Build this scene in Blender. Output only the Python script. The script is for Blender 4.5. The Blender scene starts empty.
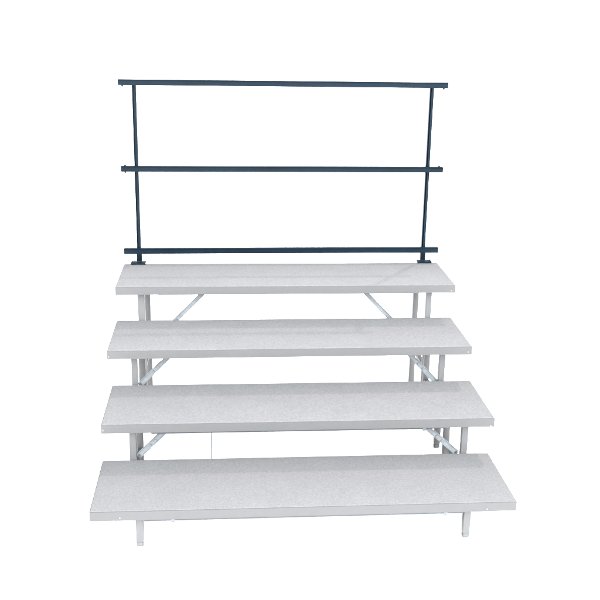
import bpy, bmesh, math, random
from mathutils import Vector, Matrix
random.seed(4)
S = bpy.context.scene
C = S.collection

# ------------------------------------------------------------ camera
cam = bpy.data.cameras.new('camera')
co = bpy.data.objects.new('camera', cam)
C.objects.link(co)
co.location = (-0.35054, -3.50018, 2.24393)
co.rotation_euler = (1.2861474, -0.015981, -0.076416)
cam.sensor_fit = 'HORIZONTAL'
cam.sensor_width = 36.0
cam.lens = 928.05 / 600 * 36
cam.shift_x = (300 - 295.06) / 600
cam.shift_y = (277.84 - 300) / 600
cam.clip_start = 0.05
cam.clip_end = 2000
S.camera = co
S.render.resolution_x = 1024
S.render.resolution_y = 1024

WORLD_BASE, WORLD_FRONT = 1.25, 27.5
# ------------------------------------------------------------ world: bright white surround with an added front fill
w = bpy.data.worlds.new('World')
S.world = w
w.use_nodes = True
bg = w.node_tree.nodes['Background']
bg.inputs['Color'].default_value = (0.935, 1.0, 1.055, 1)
# added fill behind the camera to lift shade: brighter towards -Y, even white elsewhere
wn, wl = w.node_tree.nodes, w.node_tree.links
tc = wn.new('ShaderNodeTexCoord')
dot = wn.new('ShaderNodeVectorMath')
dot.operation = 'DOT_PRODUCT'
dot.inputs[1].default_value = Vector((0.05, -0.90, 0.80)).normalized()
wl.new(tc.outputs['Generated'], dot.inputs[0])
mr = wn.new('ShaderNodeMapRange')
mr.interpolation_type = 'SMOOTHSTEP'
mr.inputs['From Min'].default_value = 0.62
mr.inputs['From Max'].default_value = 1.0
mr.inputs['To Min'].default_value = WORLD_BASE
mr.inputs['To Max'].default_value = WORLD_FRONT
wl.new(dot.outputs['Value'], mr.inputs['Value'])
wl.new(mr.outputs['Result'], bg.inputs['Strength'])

# ------------------------------------------------------------ sun: from behind and to the right
sd = bpy.data.lights.new('sun', 'SUN')
sd.energy = 3.2
sd.angle = math.radians(1.3)
sd.color = (1.0, 0.86, 0.82)
so = bpy.data.objects.new('sun', sd)
C.objects.link(so)
sunray = Vector((-0.080, -0.108, -0.202)).normalized()
so.rotation_euler = sunray.to_track_quat('-Z', 'Y').to_euler()
so.location = (2, 4, 6)

S.view_settings.view_transform = 'Standard'
S.view_settings.look = 'None'
S.view_settings.exposure = 0.0
S.view_settings.gamma = 1.0

# ------------------------------------------------------------ materials
def material(name, col, rough=0.5, metal=0.0, var=0.0, scale=60.0, var2=0.0, scale2=8.0,
             tint=(1, 1, 1), bump=0.0, bscale=400.0, spec=0.5):
    m = bpy.data.materials.new(name)
    m.use_nodes = True
    nt = m.node_tree
    N, L = nt.nodes, nt.links
    b = N['Principled BSDF']
    b.inputs['Roughness'].default_value = rough
    b.inputs['Metallic'].default_value = metal
    b.inputs['Specular IOR Level'].default_value = spec
    tc = N.new('ShaderNodeTexCoord')
    def noise(sc, det=3.0):
        n = N.new('ShaderNodeTexNoise')
        n.inputs['Scale'].default_value = sc
        n.inputs['Detail'].default_value = det
        n.inputs['Roughness'].default_value = 0.6
        L.new(tc.outputs['Object'], n.inputs['Vector'])
        return n
    def ramp(n, lo, hi, a=0.3, z=0.7):
        r = N.new('ShaderNodeValToRGB')
        r.color_ramp.elements[0].position = a
        r.color_ramp.elements[1].position = z
        r.color_ramp.elements[0].color = (*lo, 1)
        r.color_ramp.elements[1].color = (*hi, 1)
        L.new(n.outputs['Fac'], r.inputs['Fac'])
        return r
    lo = tuple(c * (1 - var) for c in col)
    hi = tuple(c * (1 + var) * t for c, t in zip(col, tint))
    r1 = ramp(noise(scale), lo, hi)
    r2 = ramp(noise(scale2, 4.0), (1 - var2,) * 3, (1 + var2,) * 3)
    mx = N.new('ShaderNodeMix')
    mx.data_type = 'RGBA'
    mx.blend_type = 'MULTIPLY'
    mx.inputs['Factor'].default_value = 1.0
    L.new(r1.outputs['Color'], mx.inputs['A'])
    L.new(r2.outputs['Color'], mx.inputs['B'])
    L.new(mx.outputs['Result'], b.inputs['Base Color'])
    if bump:
        bp = N.new('ShaderNodeBump')
        bp.inputs['Strength'].default_value = bump
        bp.inputs['Distance'].default_value = 0.002
        L.new(noise(bscale, 2.0).outputs['Fac'], bp.inputs['Height'])
        L.new(bp.outputs['Normal'], b.inputs['Normal'])
    return m

M = {
    'ground': material('ground_white', (0.94, 0.92, 0.92), 0.9, var=0.01),
    'carpet': material('grey_carpet', (0.0815, 0.079, 0.0777), 0.95, var=0.125, scale=105, var2=0.03, scale2=7,
                       tint=(1.015, 0.995, 1.01), bump=0.6, bscale=260, spec=0.15),
    'trim': material('grey_edge_trim', (0.0450, 0.0431, 0.0417), 0.55, var=0.025, scale=30, var2=0.035, scale2=3, spec=0.3),
    'tube': material('grey_painted_tube', (0.052, 0.0503, 0.0487), 0.5, var=0.03, scale=25, var2=0.04, scale2=6, spec=0.35),
    'zinc': material('zinc_plated_bar', (0.086, 0.090, 0.092), 0.5, 0.05, var=0.14, scale=70, var2=0.06, scale2=14),
    'bolt': material('bright_bolt', (0.095, 0.096, 0.098), 0.4, 0.1, var=0.03),
    'ply': material('plywood_underside', (0.12, 0.115, 0.11), 0.8, var=0.06, scale=18),
    'steel': material('dark_steel_angle', (0.024, 0.026, 0.029), 0.6, 0.1, var=0.2, scale=16),
    'foot': material('grey_foot_cap', (0.046, 0.0445, 0.043), 0.7, var=0.04),
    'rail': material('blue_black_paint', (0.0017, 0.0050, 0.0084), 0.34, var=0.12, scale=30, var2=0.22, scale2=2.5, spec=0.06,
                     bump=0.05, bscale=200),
    'black': material('black_rubber', (0.004, 0.006, 0.008), 0.6, var=0.1, spec=0.1),
}

# ------------------------------------------------------------ helpers
def add_box(bm, x0, x1, y0, y1, z0, z1, bev=0.0, seg=2):
    r = bmesh.ops.create_cube(bm, size=1.0)
    vs = r['verts']
    for v in vs:
        v.co = Vector(((x0 + x1) / 2 + v.co.x * (x1 - x0),
                       (y0 + y1) / 2 + v.co.y * (y1 - y0),
                       (z0 + z1) / 2 + v.co.z * (z1 - z0)))
    if bev:
        es = list({e for v in vs for e in v.link_edges})
        bmesh.ops.bevel(bm, geom=es, offset=bev, segments=seg, affect='EDGES', profile=0.5)
    return bm

def add_bar(bm, a, b, width, thick, up=(0, 1, 0), bev=0.001):
    """flat bar from a to b; 'up' is the direction of its thickness"""
    a, b = Vector(a), Vector(b)
    d = (b - a)
    L = d.length
    x = d.normalized()
    z = Vector(up).normalized()
    y = z.cross(x).normalized()
    z = x.cross(y)
    t = bmesh.new()
    add_box(t, 0, L, -width / 2, width / 2, -thick / 2, thick / 2, bev, 1)
    mat = Matrix((x, y, z)).transposed().to_4x4()
    mat.translation = a
    t.transform(mat)
    me = bpy.data.meshes.new('tmp')
    t.to_mesh(me)
    t.free()
    bm.from_mesh(me)
    bpy.data.meshes.remove(me)

def add_cyl(bm, c, axis, r, h, seg=20, r2=None):
    q = Vector((0, 0, 1)).rotation_difference(Vector(axis).normalized())
    m = Matrix.Translation(Vector(c)) @ q.to_matrix().to_4x4()
    bmesh.ops.create_cone(bm, cap_ends=True, segments=seg, radius1=r, radius2=r if r2 is None else r2,
                          depth=h, matrix=m)

def obj(name, bm, mat, parent=None, smooth=True):
    bmesh.ops.recalc_face_normals(bm, faces=bm.faces)
    me = bpy.data.meshes.new(name)
    bm.to_mesh(me)
    bm.free()
    me.materials.append(mat)
    if smooth:
        me.set_sharp_from_angle(angle=math.radians(35))
        for p in me.polygons:
            p.use_smooth = True
    o = bpy.data.objects.new(name, me)
    C.objects.link(o)
    if parent:
        o.parent = parent
    return o

def thing(name, label, cat, loc, rz=0.0, group=None):
    o = bpy.data.objects.new(name, None)
    o.empty_display_size = 0.2
    C.objects.link(o)
    o.location = loc
    o.rotation_euler = (0, 0, rz)
    o['label'] = label
    o['category'] = cat
    if group:
        o['group'] = group
    return o

# ------------------------------------------------------------ ground
bm = bmesh.new()
bmesh.ops.create_grid(bm, x_segments=8, y_segments=8, size=600)
g = obj('ground', bm, M['ground'], smooth=False)
g['kind'] = 'structure'

# ------------------------------------------------------------ riser steps
D, RUN, H, T, HW = 0.4594, 0.41483, 0.20186, 0.0457, 0.9144

def make_step(i, label, dx, dz, yaw, legs, brace, crossz, nubs, skirt_drop, rivets):
    """legs: list of (x, y) in world coordinates; brace: per side (top x, top z, end x, end z, y)"""
    y0 = (i - 1) * RUN
    cx, cy = dx, y0 + D / 2
    top = i * H + dz
    t = thing('riser_step', label, 'riser step', (cx, cy, 0), yaw, 'four steps of the choir riser')
    h = D / 2
    und = top - T
    # carpeted deck
    bm = bmesh.new()
    add_box(bm, -HW + .0035, HW - .0035, -h + .0035, h - .0035, und + .016, top, .0022, 2)
    deck = obj('deck', bm, M['carpet'], t)
    # edge band all round, mitred ring 3 mm thick, a little below the carpet
    bm = bmesh.new()
    zt = top - .0030
    o1 = [(-HW, -h), (HW, -h), (HW, h), (-HW, h)]
    k = .0030
    o2 = [(-HW + k, -h + k), (HW - k, -h + k), (HW - k, h - k), (-HW + k, h - k)]
    vo = [[bm.verts.new((x, y, z)) for x, y in o1] for z in (und, zt)]
    vi = [[bm.verts.new((x, y, z)) for x, y in o2] for z in (und, zt)]
    for a in range(4):
        b = (a + 1) % 4
        bm.faces.new((vo[0][a], vo[0][b], vo[1][b], vo[1][a]))
        bm.faces.new((vi[0][b], vi[0][a], vi[1][a], vi[1][b]))
        bm.faces.new((vo[1][a], vo[1][b], vi[1][b], vi[1][a]))
        bm.faces.new((vo[0][b], vo[0][a], vi[0][a], vi[0][b]))
    es = [e for e in bm.edges if (e.verts[0] in vo[0] + vo[1]) and (e.verts[1] in vo[0] + vo[1])]
    bmesh.ops.bevel(bm, geom=es, offset=.0009, segments=2, affect='EDGES')
    obj('edge_band', bm, M['trim'], t)
    # plywood underside
    bm = bmesh.new()
    add_box(bm, -HW + .006, HW - .006, -h + .006, h - .006, und + .003, und + .0155)
    obj('underside', bm, M['ply'], t, False)
    # steel angle just behind the front edge + a second one at the back
    for s, dep in ((-1, skirt_drop), (1, .012)):
        bm = bmesh.new()
        yy = s * (h - .030)
        add_box(bm, -.690, .690, yy - .0015, yy + .0015, und - dep, und + .0028)
        add_box(bm, -.690, .690, min(yy - s * .0015, yy - s * .022), max(yy - s * .0015, yy - s * .022), und - .0005, und + .0026)
        obj('stiffener', bm, M['steel'], t, False)
    for nx in nubs:
        bm = bmesh.new()
        add_box(bm, nx - cx - .008, nx - cx + .008, -h + .020, -h + .028, und - skirt_drop - .006, und + .0027, .0015)
        add_cyl(bm, (nx - cx, -h + .0185, und - skirt_drop - .002), (0, 1, 0), .004, .003)
        obj('bracket', bm, M['zinc'], t)
    # legs
    for (lx, ly, *wd) in legs:
        X, Y = lx - cx, ly - cy
        LEG = wd[0] if wd else .0155          # half width of the square tube
        bm = bmesh.new()
        add_box(bm, X - LEG, X + LEG, Y - LEG, Y + LEG, .022, und + .0027, .003, 2)
        leg = obj('leg', bm, M['tube'], t)
        bm = bmesh.new()
        add_box(bm, X - LEG + .0004, X + LEG - .0004, Y - LEG + .0004, Y + LEG - .0004, .0005, .0218, .0075, 4)
        obj('foot_cap', bm, M['foot'], leg)
        bm = bmesh.new()
        sx = -1 if lx > 0 else 1
        add_box(bm, X - .030, X + .030, Y - .024, Y + .024, und - .0035, und + .0024, .0008, 1)
        obj('mounting_plate', bm, M['tube'], leg)
    # crossbars linking the front and rear leg of each side
    for s in (-1, 1):
        ls = sorted([l for l in legs if l[0] * s > 0], key=lambda q: q[1])
        bm = bmesh.new()
        x = (ls[0][0] + ls[1][0]) / 2 - cx
        a = (ls[0][0] - cx, ls[0][1] - cy + .0155, crossz)
        b = (ls[1][0] - cx, ls[1][1] - cy - .0155, crossz)
        add_bar(bm, a, b, .024, .024, (0, 0, 1), .002)
        obj('crossbar', bm, M['tube'], t)
    # folding braces
    for s, br in zip((-1, 1), brace or ()):
        tx, tz, ex, ez, by = br
        A = Vector((tx - cx, by - cy, tz))
        B = Vector((ex - cx, by - cy, ez))
        d = (B - A).normalized()
        A2 = A - d * ((und - .004 - A.z) / -d.z) if abs(d.z) > 1e-6 else A
        A2 = A + d * ((A.z - (und - .010)) / -d.z)
        mid = A2.lerp(B, 0.40)
        bm = bmesh.new()
        add_bar(bm, A2, mid + d * .03, .023, .004, (0, 1, 0), .0012)
        # rolled edges of the channel bar
        nrm = Vector((-d.z, 0, d.x))
        for q in (-1, 1):
            off = nrm * (.0108 * q) + Vector((0, -.005, 0))
            add_bar(bm, A2 + off + d * .01, mid + off + d * .02, .0020, .0056, (0, 1, 0), .0006)
        upper = obj('brace', bm, M['zinc'], t)
        bm = bmesh.new()
        off = Vector((0, .0045, 0))
        add_bar(bm, mid - d * .03 + off, B + off, .026, .004, (0, 1, 0), .0012)
        for q in (-1, 1):
            o3 = nrm * (.0123 * q) + Vector((0, -.0005, 0))
            add_bar(bm, mid + o3 + d * .045, B + o3 - d * .012, .0022, .0056, (0, 1, 0), .0006)
        obj('lower_arm', bm, M['zinc'], upper)
        bm = bmesh.new()
        add_cyl(bm, mid + Vector((0, -.006, 0)), (0, 1, 0), .0062, .004)
        obj('pivot_bolt', bm, M['bolt'], upper)
        bm = bmesh.new()
        add_cyl(bm, mid + d * .035 + Vector((0, -.004, 0)), (0, 1, 0), .004, .005)
        obj('lock_pin', bm, M['bolt'], upper)
        bm = bmesh.new()
        e = B - d * .010
        add_cyl(bm, e + Vector((0, -.004, 0)), (0, 1, 0), .006, .008)
        obj('end_bolt', bm, M['steel'], upper)
        bm = bmesh.new()
        add_box(bm, A2.x - .020, A2.x + .020, A2.y + .0032, A2.y + .008, und - .022, und + .0026, .001)
        obj('hinge_bracket', bm, M['zinc'], upper)
    # small bright rivets on the front edge
    for rx, rz in rivets:
        bm = bmesh.new()
        add_cyl(bm, (rx - cx, -h - .0008, rz), (0, -1, 0), .0042, .0024, 16, .0030)
        obj('rivet', bm, M['bolt'], t)
    return t

r = RUN
make_step(1, 'lowest and front-most grey carpeted step, standing on short legs', .0007, 0, -.001,
          [(-.7113, .0570), (.7135, .0570), (-.7113, .402), (.7135, .402)], None, .150, (-.568, .6094), .0215,
          [(-.787, .169), (.785, .168)])
make_step(2, 'second step up, grey carpeted deck directly above the lowest step', .0067, 0, -.0024,
          [(-.772, .480), (.799, .480), (-.772, .815), (.799, .815)],
          ((-.637, .322, -.752, .206, .480), (.630, .316, .772, .190, .480)), .080, (.5929,), .0185,
          [(-.898, .374), (.903, .363)])
make_step(3, 'third step up, between the second step and the top step with the railing', -.0063, .0005, .0009,
          [(-.797, .922), (.779, .922), (-.786, 1.228, .0180), (.772, 1.228)],
          ((-.644, .518, -.777, .380, .922), (.615, .523, .760, .370, .922)), .26, (), .010,
          [(-.912, .573), (.888, .575)])
make_step(4, 'topmost rear step of grey carpet with the dark railing standing on its back edge', -.0026, -.0005, -.0032,
          [(-.789, 1.324, .0185), (.784, 1.324), (-.786, 1.644, .0185), (.781, 1.644)],
          ((-.468, .734, -.770, .423, 1.324), (.440, .733, .765, .389, 1.324)), .30, (), .010,
          [(.888, .774)])

# thin hanging rod below the second step
for t in [o for o in C.objects if o.name == 'riser_step.001']:
    bm = bmesh.new()
    pts = [(-.409, .60, .368), (-.4085, .60, .30), (-.4095, .601, .20), (-.409, .602, .105)]
    for a, b in zip(pts, pts[1:]):
        a, b = [Vector((p[0] - .0067, p[1] - (RUN + D / 2), p[2])) for p in (a, b)]
        add_cyl(bm, (a + b) / 2, b - a, .0022, (b - a).length, 10)
    obj('hanging_rod', bm, M['zinc'], t)

# ------------------------------------------------------------ guard rail
RY = 1.709
TOPZ = 4 * H - .0005
t = thing('guard_rail', 'dark blue-black metal guard railing with three horizontal rails and two posts', 'railing', (0, RY, TOPZ), 0)
def rl(v):
    return v - TOPZ
for z, half, nubs in ((1.8326, .9118, ((-1, -1), (1, -1))), (1.3573, .9113, ((-1, -1), (-1, 1), (1, 1))), (.8822, .9113, ())):
    bm = bmesh.new()
    hh = .0157
    zc = rl(z)
    # tube profile with a shallow groove along its face
    prof = [(-.013, -hh), (-.013, .0070), (-.0085, .0078), (-.0085, .0128), (-.013, .0134), (-.013, hh), (.013, hh), (.013, -hh)]
    va = [bm.verts.new((-half, y, zc + q)) for y, q in prof]
    vb = [bm.verts.new((half, y, zc + q)) for y, q in prof]
    n = len(prof)
    for a in range(n):
        b = (a + 1) % n
        bm.faces.new((va[a], va[b], vb[b], vb[a]))
    bm.faces.new(va)
    bm.faces.new(vb)
    bmesh.ops.bevel(bm, geom=[e for e in bm.edges if abs(e.verts[0].co.x - e.verts[1].co.x) > 1], offset=.0007, segments=2, affect='EDGES')
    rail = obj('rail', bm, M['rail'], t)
    for s in (-1, 1):
        bm = bmesh.new()
        add_box(bm, s * (half + .0002) if s > 0 else -half - .0018, s * (half + .0018) if s > 0 else -half - .0002,
                -.0128, .0128, zc - hh + .0004, zc + hh - .0004, .0006, 1)
        obj('end_cap', bm, M['black'], rail)
    for s, ud in nubs:
        bm = bmesh.new()
        xx = s * (half - .021)
        add_cyl(bm, (xx, -.002, zc + ud * (hh + .003)), (0, 0, 1), .0060, .006, 6)
        add_cyl(bm, (xx, -.002, zc + ud * (hh + .0075)), (0, 0, 1), .0034, .004, 12)
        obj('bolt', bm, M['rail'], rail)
for s in (-1, 1):
    X = s * .829
    yb = .0135
    bm = bmesh.new()
    # channel post: two thirds flat face, one third recessed slot on its left
    prof = [(-.0120, 0), (-.0095, 0), (-.0095, .016), (-.0028, .016), (-.0028, 0), (.0110, 0), (.0110, .024), (-.0120, .024)]
    z0, z1 = .0105, rl(1.8326) - .0157 - .0003
    va = [bm.verts.new((X + a, yb + b, z0)) for a, b in prof]
    vb = [bm.verts.new((X + a, yb + b, z1)) for a, b in prof]
    n = len(prof)
    for a in range(n):
        b = (a + 1) % n
        bm.faces.new((va[a], va[b], vb[b], vb[a]))
    bm.faces.new(va)
    bm.faces.new(vb)
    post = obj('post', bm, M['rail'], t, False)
    # wider socket at the foot
    bm = bmesh.new()
    add_box(bm, X - .0150, X + .0150, yb - .003, yb + .027, .0101, rl(.8822) - .0157 + .004, .0015)
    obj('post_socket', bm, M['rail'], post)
    for zz in (1.3573, .8822):
        bm = bmesh.new()
        add_cyl(bm, (X, .0420, rl(zz)), (0, 1, 0), .006, .008, 6)
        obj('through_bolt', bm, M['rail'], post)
    # clamp plate on the rear edge of the top step
    bm = bmesh.new()
    xc = s * .833
    add_box(bm, xc - .042, xc + .042, -.030, .026, .0012, .0080, .0012)
    add_box(bm, xc - .042, xc - .036, -.028, .024, .0083, .0110, .001)
    add_box(bm, xc + .036, xc + .042, -.028, .024, .0083, .0110, .001)
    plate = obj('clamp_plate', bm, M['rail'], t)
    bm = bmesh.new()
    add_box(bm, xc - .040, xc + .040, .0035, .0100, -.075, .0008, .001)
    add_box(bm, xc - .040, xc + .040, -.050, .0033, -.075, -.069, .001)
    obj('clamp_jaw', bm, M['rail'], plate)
    for q in (-1, 1):
        bm = bmesh.new()
        add_cyl(bm, (xc + q * .024, -.018, .0100), (0, 0, 1), .005, .0035, 6)
        obj('plate_bolt', bm, M['black'], plate)
